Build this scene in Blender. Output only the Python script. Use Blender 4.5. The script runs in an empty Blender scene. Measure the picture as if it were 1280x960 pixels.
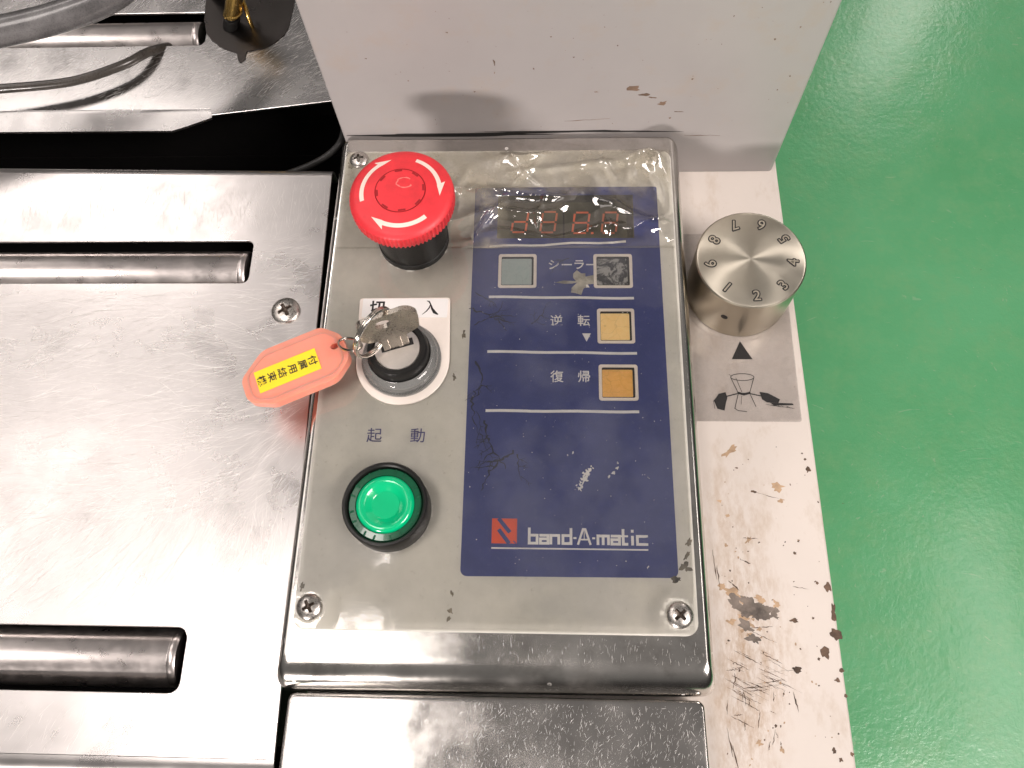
import bpy, bmesh, math, random
from mathutils import Vector, Matrix, noise
S = 0.001
C = bpy.context.scene.collection
sc = bpy.context.scene
rnd = random.Random(7)
PI = math.pi

# ------------------------------------------------------------------ camera
cam = bpy.data.cameras.new('camera'); cam.sensor_width = 36; cam.lens = 29.14
cam.clip_start = 0.01; cam.clip_end = 60
co = bpy.data.objects.new('camera', cam); C.objects.link(co)
RX = ((0.99898308, 0.00390991, -0.04491684), (0.01994533, -0.93177434, 0.36248967), (-0.04043505, -0.36301692, -0.93090479))
m = Matrix.Identity(4)
for i in range(3):
    m[i][0] = RX[i][0]; m[i][1] = -RX[i][1]; m[i][2] = -RX[i][2]
m.translation = Vector((91.86, -24.19, 306.56)) * S
co.matrix_world = m
sc.camera = co

# ------------------------------------------------------------------ room light: dim hall, ceiling lighter than the walls
w = bpy.data.worlds.new('World'); sc.world = w; w.use_nodes = True
wt = w.node_tree; wt.nodes.clear()
wo = wt.nodes.new('ShaderNodeOutputWorld'); bg = wt.nodes.new('ShaderNodeBackground')
tc = wt.nodes.new('ShaderNodeTexCoord'); sp = wt.nodes.new('ShaderNodeSeparateXYZ'); rp = wt.nodes.new('ShaderNodeValToRGB')
wt.links.new(tc.outputs['Generated'], sp.inputs[0]); wt.links.new(sp.outputs[2], rp.inputs[0])
wt.links.new(rp.outputs[0], bg.inputs[0]); wt.links.new(bg.outputs[0], wo.inputs[0])
e = rp.color_ramp.elements
e[0].position = 0.0; e[0].color = (0.035, 0.032, 0.03, 1)
e[1].position = 1.0; e[1].color = (0.23, 0.216, 0.207, 1)
x = e.new(0.22); x.color = (0.055, 0.052, 0.05, 1)
x = e.new(0.55); x.color = (0.16, 0.152, 0.145, 1)
bg.inputs[1].default_value = 1.0

def lamp(name, loc, target, power, sx, sy, col=(1, 0.915, 0.87)):
    l = bpy.data.lights.new(name, 'AREA'); l.shape = 'RECTANGLE'; l.size = sx; l.size_y = sy
    l.energy = power; l.color = col
    o = bpy.data.objects.new(name, l); C.objects.link(o); o.location = loc
    d = Vector(target) - Vector(loc)
    o.rotation_euler = d.to_track_quat('-Z', 'Y').to_euler()
    return o
lamp('ceiling_or_fill_lamp', (-0.56, -0.22, 2.0), (-0.56, -0.22, 0), 13, 0.42, 0.8)
lamp('ceiling_or_fill_lamp', (-1.45, 0.45, 2.0), (-1.45, 0.45, 0), 6.2, 1.1, 0.9)
lamp('ceiling_or_fill_lamp', (-1.50, 1.60, 2.0), (-1.50, 1.60, 0), 10.5, 1.0, 0.5)
lamp('ceiling_or_fill_lamp', (2.15, 0.31, 2.0), (2.15, 0.31, 0), 9, 0.3, 1.2)
lamp('ceiling_or_fill_lamp', (2.33, 4.2, 2.0), (1.5, 2.0, 0), 11, 0.3, 1.2)
lamp('ceiling_or_fill_lamp', (2.1, -1.15, 2.3), (1.3, -0.6, 0), 98, 1.2, 1.2)  # added unseen fill lamp, lifts the diffuse light from the right front
lamp('far_ceiling_lamp', (-2.4, -6.4, 1.45), (0.05, 0.15, 0), 330, 1.2, 0.8)

sc.view_settings.view_transform = 'Standard'; sc.view_settings.look = 'None'
sc.view_settings.exposure = 0.0; sc.view_settings.gamma = 1.0
sc.cycles.use_denoising = True
sc.cycles.max_bounces = 8; sc.cycles.transparent_max_bounces = 12
sc.cycles.sample_clamp_indirect = 6

# ------------------------------------------------------------------ mesh helpers (all in millimetres)
ORG = {}
def empty(name, loc, label=None, cat=None, group=None):
    o = bpy.data.objects.new(name, None); C.objects.link(o)
    o.empty_display_size = 0.01
    o.location = Vector(loc) * S; ORG[o] = Vector(loc)
    if label: o['label'] = label
    if cat: o['category'] = cat
    if group: o['group'] = group
    return o
def tag(o, label=None, cat=None, group=None, kind=None):
    if label: o['label'] = label
    if cat: o['category'] = cat
    if group: o['group'] = group
    if kind: o['kind'] = kind
    return o
class MB:
    def __init__(s): s.v = []; s.f = []
    def add(s, vs, fs, M=None):
        b = len(s.v)
        for p in vs:
            p = Vector(p)
            s.v.append(M @ p if M is not None else p)
        s.f += [tuple(b + i for i in f) for f in fs]
        return s
    def box(s, x0, y0, z0, x1, y1, z1, M=None):
        return s.add([(x0,y0,z0),(x1,y0,z0),(x1,y1,z0),(x0,y1,z0),(x0,y0,z1),(x1,y0,z1),(x1,y1,z1),(x0,y1,z1)],
                     [(0,3,2,1),(4,5,6,7),(0,1,5,4),(1,2,6,5),(2,3,7,6),(3,0,4,7)], M)
    def prism(s, pts, z0, z1, M=None):
        n = len(pts)
        a = sum(pts[i][0]*pts[(i+1)%n][1]-pts[(i+1)%n][0]*pts[i][1] for i in range(n))
        if a < 0: pts = pts[::-1]
        return s.add([(p[0],p[1],z0) for p in pts]+[(p[0],p[1],z1) for p in pts],
                     [tuple(range(n))[::-1], tuple(range(n,2*n))]+[(i,(i+1)%n,n+(i+1)%n,n+i) for i in range(n)], M)
    def lathe(s, prof, n=48, c=(0,0,0), M=None, mod=None):
        vs = []; fs = []
        for k, (r, z) in enumerate(prof):
            for i in range(n):
                a = 2*PI*i/n
                rr = r if mod is None else mod(k, i, r)
                vs.append((c[0]+rr*math.cos(a), c[1]+rr*math.sin(a), c[2]+z))
        for k in range(len(prof)-1):
            for i in range(n):
                j = (i+1) % n
                fs.append((k*n+i, k*n+j, (k+1)*n+j, (k+1)*n+i))
        fs.append(tuple(range(n))[::-1]); fs.append(tuple((len(prof)-1)*n+i for i in range(n)))
        return s.add(vs, fs, M)
    def loft(s, rings, cap=True):
        n = len(rings[0]); vs = [p for r in rings for p in r]; fs = []
        for k in range(len(rings)-1):
            for i in range(n):
                j = (i+1) % n
                fs.append((k*n+i, k*n+j, (k+1)*n+j, (k+1)*n+i))
        if cap:
            fs.append(tuple(range(n))[::-1]); fs.append(tuple((len(rings)-1)*n+i for i in range(n)))
        return s.add(vs, fs)
    def tube(s, pts, r, n=14, closed=False):
        P = [Vector(p) for p in pts]; N = len(P); rings = []
        up = Vector((0.13, 0.21, 1)).normalized()
        for i, p in enumerate(P):
            if closed: t = (P[(i+1)%N]-P[(i-1)%N]).normalized()
            else: t = (P[min(i+1,N-1)]-P[max(i-1,0)]).normalized()
            a = t.cross(up)
            if a.length < 0.1: a = t.cross(Vector((1,0,0)))
            a.normalize(); b = t.cross(a); up = -b if b.dot(up) < 0 else b
            a = t.cross(up).normalized()
            rings.append([p + a*(r*math.cos(2*PI*k/n)) + up*(r*math.sin(2*PI*k/n)) for k in range(n)])
        if closed: rings.append(rings[0])
        return s.loft(rings, not closed)
    def ribbon(s, pts, wd, z, h=0.05, M=None, caps=True):
        P = [Vector((p[0], p[1])) for p in pts]; L = []; Rr = []
        for i, p in enumerate(P):
            d0 = (P[i]-P[i-1]).normalized() if i else None
            d1 = (P[i+1]-P[i]).normalized() if i < len(P)-1 else None
            a = d0 or d1; b = d1 or d0
            t = (a+b)
            t = t.normalized() if t.length > 1e-4 else a
            nrm = Vector((-t.y, t.x)); k = 1/max(0.35, nrm.dot(Vector((-a.y, a.x))))
            ww = wd[i] if isinstance(wd, (list, tuple)) else wd
            q = p.copy()
            if caps and d0 is None: q -= d1*0.0
            L.append(q+nrm*ww/2*k); Rr.append(q-nrm*ww/2*k)
        n = len(P); vs = []
        for zz in (z, z+h):
            vs += [(q.x, q.y, zz) for q in L]+[(q.x, q.y, zz) for q in Rr]
        fs = []
        for i in range(n-1):
            fs.append((2*n+i, 3*n+i, 3*n+i+1, 2*n+i+1))
            fs.append((i, i+1, 2*n+i+1, 2*n+i)); fs.append((n+i+1, n+i, 3*n+i, 3*n+i+1))
        return s.add(vs, fs, M)
    def build(s, name, mat, parent=None, smooth=None, origin=None, bevel=0, label=None, kind=None):
        org = ORG[parent] if parent else Vector(origin or (0,0,0))
        me = bpy.data.meshes.new(name)
        me.from_pydata([(p-org)*S for p in s.v], [], s.f); me.validate()
        bm = bmesh.new(); bm.from_mesh(me); bmesh.ops.recalc_face_normals(bm, faces=bm.faces); bm.to_mesh(me); bm.free()
        me.materials.append(mat)
        o = bpy.data.objects.new(name, me); C.objects.link(o); ORG[o] = org
        if parent: o.parent = parent
        else: o.location = org*S
        if smooth:
            me.shade_smooth(); me.set_sharp_from_angle(angle=math.radians(smooth))
        if bevel:
            b = o.modifiers.new('bevel', 'BEVEL'); b.width = bevel*S; b.segments = 2; b.limit_method = 'ANGLE'
            b.angle_limit = math.radians(40)
        if label: o['label'] = label
        if kind: o['kind'] = kind
        return o
def rrect(x0, y0, x1, y1, r, n=5, z=None):
    out = []
    for cx, cy, a0 in ((x1-r,y1-r,0),(x0+r,y1-r,90),(x0+r,y0+r,180),(x1-r,y0+r,270)):
        for k in range(n+1):
            a = math.radians(a0+90*k/n); p = (cx+r*math.cos(a), cy+r*math.sin(a))
            out.append(p if z is None else (p[0], p[1], z))
    return out
def rpoly(pts, r, n=5):
    out = []; N = len(pts)
    for i in range(N):
        p = Vector(pts[i]); a = Vector(pts[i-1]); b = Vector(pts[(i+1)%N])
        rr = r[i] if isinstance(r, (list, tuple)) else r
        da = (a-p).normalized(); db = (b-p).normalized()
        if rr <= 0: out.append(tuple(p)); continue
        ang = da.angle(db); d = rr/math.tan(ang/2); c = p+(da+db).normalized()*rr/math.sin(ang/2)
        s0 = p+da*d-c; s1 = p+db*d-c
        a0 = math.atan2(s0.y, s0.x); a1 = math.atan2(s1.y, s1.x); dd = (a1-a0+PI) % (2*PI)-PI
        for k in range(n+1):
            t = a0+dd*k/n; out.append((c.x+rr*math.cos(t), c.y+rr*math.sin(t)))
    return out
def sheet(mb, outer, holes, z0, z1):
    """flat plate with holes"""
    bm = bmesh.new(); edges = []
    for loop in [outer]+holes:
        vs = [bm.verts.new((p[0], p[1], z1)) for p in loop]
        edges += [bm.edges.new((vs[i], vs[(i+1) % len(vs)])) for i in range(len(vs))]
    bmesh.ops.triangle_fill(bm, edges=edges, use_beauty=True)
    r = bmesh.ops.extrude_face_region(bm, geom=bm.faces[:])
    bmesh.ops.translate(bm, verts=[v for v in r['geom'] if isinstance(v, bmesh.types.BMVert)], vec=(0,0,z0-z1))
    bm.verts.index_update(); bm.verts.ensure_lookup_table()
    mb.add([v.co[:] for v in bm.verts], [tuple(v.index for v in f.verts) for f in bm.faces]); bm.free()
    return mb
def text_geo(txt, size, weight=0.0, extrude=0.03, align='CENTER'):
    cu = bpy.data.curves.new('t', 'FONT'); cu.body = txt; cu.size = size; cu.offset = weight
    cu.extrude = extrude; cu.align_x = align; cu.align_y = 'CENTER'; cu.resolution_u = 4
    o = bpy.data.objects.new('t', cu); C.objects.link(o)
    dg = bpy.context.evaluated_depsgraph_get(); ev = o.evaluated_get(dg); me = ev.to_mesh()
    vs = [v.co.copy() for v in me.vertices]; fs = [tuple(p.vertices) for p in me.polygons]
    ev.to_mesh_clear(); bpy.data.objects.remove(o); bpy.data.curves.remove(cu)
    if vs:
        xs = [v.x for v in vs]; ys = [v.y for v in vs]
        c = Vector(((min(xs)+max(xs))/2, (min(ys)+max(ys))/2, 0)); vs = [v-c for v in vs]
    return vs, fs
def put_text(mb, txt, size, x, y, z, rot=0, weight=0.0, sx=1, sy=1, M=None):
    vs, fs = text_geo(txt, size, weight)
    T = Matrix.Translation((x, y, z)) @ Matrix.Rotation(rot, 4, 'Z') @ Matrix.Diagonal((sx, sy, 1, 1))
    if M is not None: T = M @ T
    mb.add(vs, fs, T)
def smooth_path(pts, n=8):
    P = [Vector(p) for p in pts]; out = []
    for i in range(len(P)-1):
        p0 = P[max(i-1,0)]; p1 = P[i]; p2 = P[i+1]; p3 = P[min(i+2,len(P)-1)]
        for k in range(n):
            t = k/n
            out.append(0.5*((2*p1)+(p2-p0)*t+(2*p0-5*p1+4*p2-p3)*t*t+(3*p1-p0-3*p2+p3)*t**3))
    out.append(P[-1]); return out

# ------------------------------------------------------------------ materials
class NT:
    def __init__(s, name):
        s.m = bpy.data.materials.new(name); s.m.use_nodes = True; s.t = s.m.node_tree
        s.b = s.t.nodes['Principled BSDF']; s.out = s.t.nodes['Material Output']
        tcn = s.t.nodes.new('ShaderNodeTexCoord')
        vm = s.t.nodes.new('ShaderNodeVectorMath'); vm.operation = 'SCALE'; vm.inputs['Scale'].default_value = 1000
        s.L(tcn.outputs['Object'], vm.inputs[0]); s.co = vm.outputs[0]
    def L(s, a, b): s.t.links.new(a, b)
    def set(s, **k):
        for n_, v in k.items():
            n_ = n_.replace('_', ' ')
            if n_ == 'Color': n_ = 'Base Color'
            i = s.b.inputs[n_]
            if hasattr(v, 'links') or isinstance(v, bpy.types.NodeSocket): s.L(v, i)
            else: i.default_value = (*v, 1) if (isinstance(v, tuple) and len(v) == 3 and i.type == 'RGBA') else v
        return s
    def mapping(s, rot=0, scale=(1,1,1), vec=None, loc=(0,0,0)):
        n = s.t.nodes.new('ShaderNodeMapping'); n.inputs['Rotation'].default_value = (0,0,rot); n.inputs['Scale'].default_value = scale
        n.inputs['Location'].default_value = loc
        s.L(vec or s.co, n.inputs[0]); return n.outputs[0]
    def noise(s, scale, detail=3, rough=0.6, vec=None, dist=0, out='Fac'):
        n = s.t.nodes.new('ShaderNodeTexNoise'); n.inputs['Scale'].default_value = scale; n.inputs['Detail'].default_value = detail
        n.inputs['Roughness'].default_value = rough; n.inputs['Distortion'].default_value = dist
        s.L(vec or s.co, n.inputs['Vector']); return n.outputs[out]
    def voro(s, scale, vec=None, feat='F1', rand=1):
        n = s.t.nodes.new('ShaderNodeTexVoronoi'); n.feature = feat; n.inputs['Scale'].default_value = scale
        n.inputs['Randomness'].default_value = rand
        s.L(vec or s.co, n.inputs['Vector']); return n.outputs['Distance']
    def ramp(s, src, a, b, c0=(0,0,0), c1=(1,1,1), mode='LINEAR'):
        n = s.t.nodes.new('ShaderNodeValToRGB'); n.color_ramp.interpolation = mode
        el = n.color_ramp.elements; el[0].position = a; el[1].position = b; el[0].color = (*c0,1); el[1].color = (*c1,1)
        s.L(src, n.inputs[0]); return n.outputs[0]
    def math(s, op, a, b=0.0, clamp=False):
        n = s.t.nodes.new('ShaderNodeMath'); n.operation = op; n.use_clamp = clamp
        for i, v in enumerate((a, b)):
            if isinstance(v, (int, float)): n.inputs[i].default_value = v
            else: s.L(v, n.inputs[i])
        return n.outputs[0]
    def mix(s, f, a, b):
        n = s.t.nodes.new('ShaderNodeMix'); n.data_type = 'RGBA'
        for i, v in ((0, f), (6, a), (7, b)):
            if isinstance(v, (int, float)): n.inputs[i].default_value = v
            elif isinstance(v, tuple): n.inputs[i].default_value = (*v, 1)
            else: s.L(v, n.inputs[i])
        return n.outputs[2]
    def rng(s, src, a, b, c, d):
        n = s.t.nodes.new('ShaderNodeMapRange'); s.L(src, n.inputs[0])
        for i, v in enumerate((a, b, c, d)): n.inputs[i+1].default_value = v
        return n.outputs[0]
    def bump(s, h, dist, strength=1.0, prev=None):
        n = s.t.nodes.new('ShaderNodeBump'); n.inputs['Strength'].default_value = strength; n.inputs['Distance'].default_value = dist*S
        s.L(h, n.inputs['Height'])
        if prev: s.L(prev, n.inputs['Normal'])
        return n.outputs[0]
    def warp(s, scale, amt):
        n = s.t.nodes.new('ShaderNodeTexNoise'); n.inputs['Scale'].default_value = scale; n.inputs['Detail'].default_value = 1
        s.L(s.co, n.inputs['Vector'])
        v = s.t.nodes.new('ShaderNodeVectorMath'); v.operation = 'SCALE'; v.inputs['Scale'].default_value = amt
        s.L(n.outputs['Color'], v.inputs[0])
        a = s.t.nodes.new('ShaderNodeVectorMath'); a.operation = 'ADD'; s.L(s.co, a.inputs[0]); s.L(v.outputs[0], a.inputs[1])
        return a.outputs[0]

def plain(name, col, rough=0.5, metal=0.0, coat=0.0, var=0.12, bump=0.0, bscale=1.5, spec=0.5):
    n = NT(name)
    f = n.noise(0.12, 5, 0.65); f2 = n.noise(bscale, 3)
    dark = tuple(c*(1-var*1.6) for c in col); lite = tuple(min(1, c*(1+var)) for c in col)
    n.set(Color=n.mix(n.ramp(f, 0.3, 0.7), dark, lite), Metallic=metal, Coat_Weight=coat, Specular_IOR_Level=spec)
    n.set(Roughness=n.rng(f2, 0.3, 0.7, max(0.02, rough-0.08), min(1, rough+0.08)))
    if bump: n.set(Normal=n.bump(f2, bump))
    return n.m

def steel(name, col, rough, scr=0.02, aniso=0.0, angs=(0.3, 1.25, -0.7), fine=0.8, grime=0.0, spots=0.0, warp=30, lump=0.12):
    n = NT(name)
    wv = n.warp(0.012, warp)
    hs = []
    for k, a in enumerate(angs):
        v = n.mapping(a, (0.05, fine*(1+0.25*k), 0), wv, (k*37, k*11, 0))
        h = n.noise(1.0, 2, 0.6, v)
        mk = n.ramp(n.noise(0.035, 2, 0.5, n.mapping(0, (1,1,1), None, (k*91, 13*k, 5))), 0.42, 0.6)
        hs.append(n.math('MULTIPLY', h, n.rng(mk, 0, 1, 0.25, 1)))
    h = n.math('ADD', n.math('ADD', hs[0], hs[1]), hs[2])
    hh = h
    nb = n.bump(hh, scr)
    lg = n.bump(n.noise(0.02, 1, 0.4), lump, 1.0, nb)
    c = n.mix(n.ramp(n.noise(0.03, 4, 0.6), 0.35, 0.75), col, tuple(q*0.86 for q in col))
    if grime:
        c = n.mix(n.math('MULTIPLY', n.ramp(n.noise(0.06, 6, 0.7, n.mapping(0, (1,1,1), None, (300,20,0))), 0.5, 0.72), grime), c, (0.16, 0.13, 0.10))
    ro = n.rng(n.noise(0.05, 4, 0.6), 0.3, 0.7, rough-0.06, rough+0.08)
    met = 1.0
    if spots:
        d = n.voro(0.11)
        ring = n.math('SUBTRACT', n.ramp(d, 0.085, 0.10, (1,1,1), (0,0,0)), n.math('MULTIPLY', n.ramp(d, 0.05, 0.065, (1,1,1), (0,0,0)), 0.4))
        ring = n.math('MULTIPLY', ring, n.ramp(n.noise(0.07, 2), 0.52, 0.6), True)
        c = n.mix(n.math('MULTIPLY', ring, spots), c, (0.8, 0.77, 0.72))
        met = n.math('SUBTRACT', 1.0, n.math('MULTIPLY', ring, spots*0.8))
        ro = n.math('ADD', ro, n.math('MULTIPLY', ring, 0.3))
    n.set(Color=c, Metallic=met, Roughness=ro, Anisotropic=aniso, Normal=lg)
    return n.m

M = {}
M['table'] = steel('table_steel', (0.70, 0.665, 0.65), 0.29, 0.005, fine=0.35, lump=0.13)
M['back'] = steel('back_table_steel', (0.60, 0.58, 0.57), 0.24, 0.004, angs=(0.8, 0.55, 1.1), fine=0.35, lump=0.15)
M['box'] = steel('housing_steel', (0.66, 0.635, 0.60), 0.17, 0.006, angs=(0.0, 1.57, 0.1), fine=0.6, grime=0.35, spots=0.8)
n = NT('scratch_glint'); n.set(Color=(0.95, 0.92, 0.89), Metallic=1.0, Roughness=0.56); M['glint'] = n.m
M['apron'] = steel('apron_steel', (0.58, 0.555, 0.53), 0.17, 0.008, angs=(1.2, 1.9, 0.7), fine=0.6, grime=0.2, spots=0.8)
M['roller'] = plain('roller_steel', (0.74, 0.68, 0.655), 0.33, 1.0, var=0.06, bscale=0.15)
M['screw'] = plain('screw_steel', (0.62, 0.58, 0.54), 0.3, 1.0, var=0.1)
M['recess'] = plain('dark_recess', (0.10, 0.075, 0.06), 0.5, 0.6)  # recess faces darker than the screw head
M['chrome'] = plain('ring_chrome', (0.66, 0.61, 0.55), 0.16, 1.0, var=0.1)
M['key'] = plain('key_nickel', (0.62, 0.56, 0.49), 0.3, 1.0, var=0.12, bump=0.012, bscale=1.5)
M['lockface'] = plain('lock_face', (0.74, 0.70, 0.66), 0.4, 1.0, var=0.08)
M['fill'] = plain('digit_metal', (0.66, 0.60, 0.49), 0.5, 1.0)
M['brass'] = plain('brass', (0.78, 0.52, 0.16), 0.22, 1.0)
M['black'] = plain('black_plastic', (0.012, 0.0115, 0.011), 0.4, var=0.2, bump=0.01, spec=0.3)
M['blackrub'] = plain('black_rubber', (0.02, 0.019, 0.018), 0.55, var=0.2)
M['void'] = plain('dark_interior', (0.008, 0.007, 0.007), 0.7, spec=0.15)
M['red'] = plain('red_plastic', (0.76, 0.034, 0.045), 0.45, var=0.10, bump=0.006, bscale=0.5)
M['redline'] = plain('red_groove', (0.32, 0.006, 0.01), 0.6)
M['arrow'] = plain('arrow_print', (0.86, 0.70, 0.62), 0.5, var=0.04)
M['white'] = plain('white_print', (0.86, 0.83, 0.80), 0.5, var=0.06)
M['ivory'] = plain('ivory_plastic', (0.84, 0.76, 0.69), 0.45, var=0.03)
M['paper'] = plain('white_label', (0.86, 0.84, 0.82), 0.45, var=0.02)
M['ink'] = plain('black_ink', (0.015, 0.013, 0.013), 0.6)
M['blueink'] = plain('blue_ink', (0.09, 0.08, 0.22), 0.6, var=0.3)
M['orangelogo'] = plain('logo_orange', (0.78, 0.10, 0.03), 0.5, var=0.05)
M['yellow'] = plain('yellow_label', (0.95, 0.72, 0.015), 0.45, var=0.02)
M['hose'] = plain('hose_grey', (0.12, 0.115, 0.115), 0.3, var=0.25, coat=0.3)
M['hose2'] = plain('hose_smoke', (0.06, 0.052, 0.045), 0.3, var=0.15, coat=0.3)
M['crack'] = plain('crack_dark', (0.02, 0.022, 0.05), 0.6)
M['chip'] = plain('rusty_bare_steel', (0.125, 0.075, 0.048), 0.7, var=0.5, bump=0.05)
M['chipgrey'] = plain('worn_primer', (0.19, 0.155, 0.13), 0.6, var=0.5)
M['dirtspeck'] = plain('brown_speck', (0.20, 0.13, 0.09), 0.6, var=0.3)
M['stain'] = plain('rust_stain', (0.47, 0.32, 0.20), 0.6, var=0.3)

# control face sheet
n = NT('grey_face_sheet')
c = n.mix(n.ramp(n.noise(0.03, 5, 0.65), 0.35, 0.7), (0.76, 0.73, 0.67), (0.60, 0.58, 0.525))
c = n.mix(n.ramp(n.noise(0.5, 4, 0.7), 0.62, 0.8), c, (0.44, 0.40, 0.33))
n.set(Color=c, Metallic=0.0, Roughness=0.42, Normal=n.bump(n.noise(1.2, 3), 0.01)); M['face'] = n.m
# blue printed field
n = NT('blue_print')
c = n.mix(n.ramp(n.noise(0.05, 5, 0.65), 0.35, 0.7), (0.032, 0.046, 0.20), (0.052, 0.068, 0.25))
c = n.mix(n.math('MULTIPLY', n.ramp(n.noise(0.4, 5, 0.75), 0.58, 0.75), 0.35), c, (0.17, 0.17, 0.25))
sk = n.ramp(n.noise(1.1, 2, 0.6), 0.78, 0.82)
c = n.mix(n.math('MULTIPLY', sk, 0.5), c, (0.5, 0.5, 0.52))
n.set(Color=c, Roughness=0.45, Normal=n.bump(n.noise(0.8, 4, 0.7), 0.03)); M['blue'] = n.m
# painted steel
def paint(name, col, dirt, rough=0.38, wear=None):
    n = NT(name)
    c = n.mix(n.ramp(n.noise(0.015, 5, 0.6), 0.35, 0.7), col, tuple(q*0.93 for q in col))
    st = n.math('MULTIPLY', n.ramp(n.noise(0.06, 6, 0.7, n.mapping(0.2, (1,0.5,1))), 0.54, 0.78), dirt)
    c = n.mix(st, c, (0.42, 0.30, 0.19))
    sp_ = n.ramp(n.noise(0.45, 2, 0.6), 0.76, 0.80)
    c = n.mix(n.math('MULTIPLY', sp_, min(1, dirt*1.3)), c, (0.14, 0.08, 0.045))
    if wear:   # rust bleed and grime rubbed in around the worn spots
        for wx_, wy_, wr_, amt in wear:
            vd = n.t.nodes.new('ShaderNodeVectorMath'); vd.operation = 'DISTANCE'; n.L(n.mapping(0, (1.25, .62, 0), n.warp(0.15, 16)), vd.inputs[0])
            vd.inputs[1].default_value = ((wx_+8)*1.25, (wy_+8)*.62, 0)
            g = n.rng(vd.outputs['Value'], wr_*.2, wr_, 1, 0)
            st2 = n.math('MULTIPLY', n.math('MULTIPLY', g, n.ramp(n.noise(0.35, 6, 0.75, n.mapping(0, (1,.35,1))), 0.42, 0.68)), amt, True)
            c = n.mix(st2, c, (0.40, 0.25, 0.13))
    n.set(Color=c, Roughness=rough, Coat_Weight=0.15, Coat_Roughness=0.25, Normal=n.bump(n.noise(0.5, 3), 0.03)); return n.m
M['base'] = paint('cream_paint', (0.71, 0.64, 0.585), 0.6, wear=[(-6,-60,26,.75),(-12,-90,22,.6),(-10,-15,24,.45)])
M['cabinet'] = paint('grey_white_paint', (0.385, 0.357, 0.350), 0.3, 0.5)
# floor
n = NT('green_epoxy')
c = n.mix(n.ramp(n.noise(0.004, 5, 0.6), 0.35, 0.7), (0.09, 0.34, 0.145), (0.115, 0.385, 0.18))
c = n.mix(n.ramp(n.noise(0.02, 6, 0.75), 0.45, 0.85), c, (0.16, 0.37, 0.17))
c = n.mix(n.ramp(n.noise(0.12, 3, 0.6), 0.72, 0.78), c, (0.11, 0.22, 0.10))
c = n.mix(n.math('MULTIPLY', n.ramp(n.noise(1.0, 2, 0.6, n.mapping(0.5, (0.006, 0.09, 1), n.warp(0.003, 120))), 0.68, 0.72), 0.35), c, (0.30, 0.42, 0.28))
n.set(Color=c, Roughness=0.21, Coat_Weight=0.15, Coat_Roughness=0.12,
      Normal=n.bump(n.noise(0.10, 3, 0.65), 0.5, 1.0, n.bump(n.noise(0.006, 2), 2.0))); M['floor'] = n.m
# brushed knob
n = NT('turned_knob_metal')
sep = n.t.nodes.new('ShaderNodeSeparateXYZ'); n.L(n.co, sep.inputs[0])
rr_ = n.math('SQRT', n.math('ADD', n.math('MULTIPLY', sep.outputs[0], sep.outputs[0]), n.math('MULTIPLY', sep.outputs[1], sep.outputs[1])))
cb = n.t.nodes.new('ShaderNodeCombineXYZ'); n.L(rr_, cb.inputs[0])
tg = n.t.nodes.new('ShaderNodeTangent'); tg.direction_type = 'RADIAL'; tg.axis = 'Z'
n.set(Color=n.mix(n.noise(0.2, 4), (0.72, 0.66, 0.55), (0.82, 0.76, 0.64)), Metallic=1.0, Roughness=0.36, Anisotropic=0.9,
      Tangent=tg.outputs[0], Normal=n.bump(n.noise(6, 2, 0.6, cb.outputs[0]), 0.004)); M['knob'] = n.m
n = NT('knob_side_metal')
n.set(Color=(0.50, 0.45, 0.36), Metallic=1.0, Roughness=0.3, Normal=n.bump(n.noise(1, 2, 0.6, n.mapping(0, (0.2,0.2,5))), 0.02)); M['knobside'] = n.m

def thin_film(name, tint, haze_col, haze_lo, haze_hi, hs, gloss=0.06, bump=0.02, bsc=0.4, spec=0.12, thr=(0.45, 0.65), dirty_top=False):
    n = NT(name); t = n.t
    nb = n.bump(n.noise(bsc, 3, 0.6), bump)
    tr = t.nodes.new('ShaderNodeBsdfTransparent'); tr.inputs[0].default_value = (*tint, 1)
    df = t.nodes.new('ShaderNodeBsdfDiffuse'); df.inputs[0].default_value = (*haze_col, 1)
    gl = t.nodes.new('ShaderNodeBsdfGlossy'); gl.inputs['Roughness'].default_value = gloss
    n.L(nb, gl.inputs['Normal']); n.L(nb, df.inputs['Normal'])
    f = n.rng(n.ramp(n.noise(hs, 6, 0.62, None, 0.0), thr[0], thr[1]), 0, 1, haze_lo, haze_hi)
    if dirty_top:   # glue residue is thick along the upper edge and by the stop button, thin over the display glass
        sx_ = t.nodes.new('ShaderNodeSeparateXYZ'); n.L(n.warp(0.12, 14), sx_.inputs[0])
        my = n.rng(sx_.outputs[1], 88, 98, 0.14, 1.0); mx = n.rng(sx_.outputs[0], 0, 9, 1.0, 0.14)
        f = n.math('MULTIPLY', f, n.math('MAXIMUM', my, mx))
        f = n.math('MULTIPLY', f, n.math('MAXIMUM', n.rng(sx_.outputs[0], -10, -3, 0, 1), n.rng(sx_.outputs[1], 66, 92, 0, 1)))
    m1 = t.nodes.new('ShaderNodeMixShader'); n.L(f, m1.inputs[0]); n.L(tr.outputs[0], m1.inputs[1]); n.L(df.outputs[0], m1.inputs[2])
    fr = t.nodes.new('ShaderNodeFresnel'); fr.inputs[0].default_value = 1.5; n.L(nb, fr.inputs['Normal'])
    ff = n.math('ADD', n.math('MULTIPLY', fr.outputs[0], 1.2), spec*0.3, True)
    m2 = t.nodes.new('ShaderNodeMixShader'); n.L(ff, m2.inputs[0]); n.L(m1.outputs[0], m2.inputs[1]); n.L(gl.outputs[0], m2.inputs[2])
    n.L(m2.outputs[0], n.out.inputs[0]); t.nodes.remove(n.b)
    return n.m
M['film'] = thin_film('clear_cover_film', (0.97, 0.965, 0.94), (0.40, 0.41, 0.46), 0.01, 0.085, 0.022, 0.08, 0.02, 0.25, thr=(0.46, 0.60))
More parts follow.
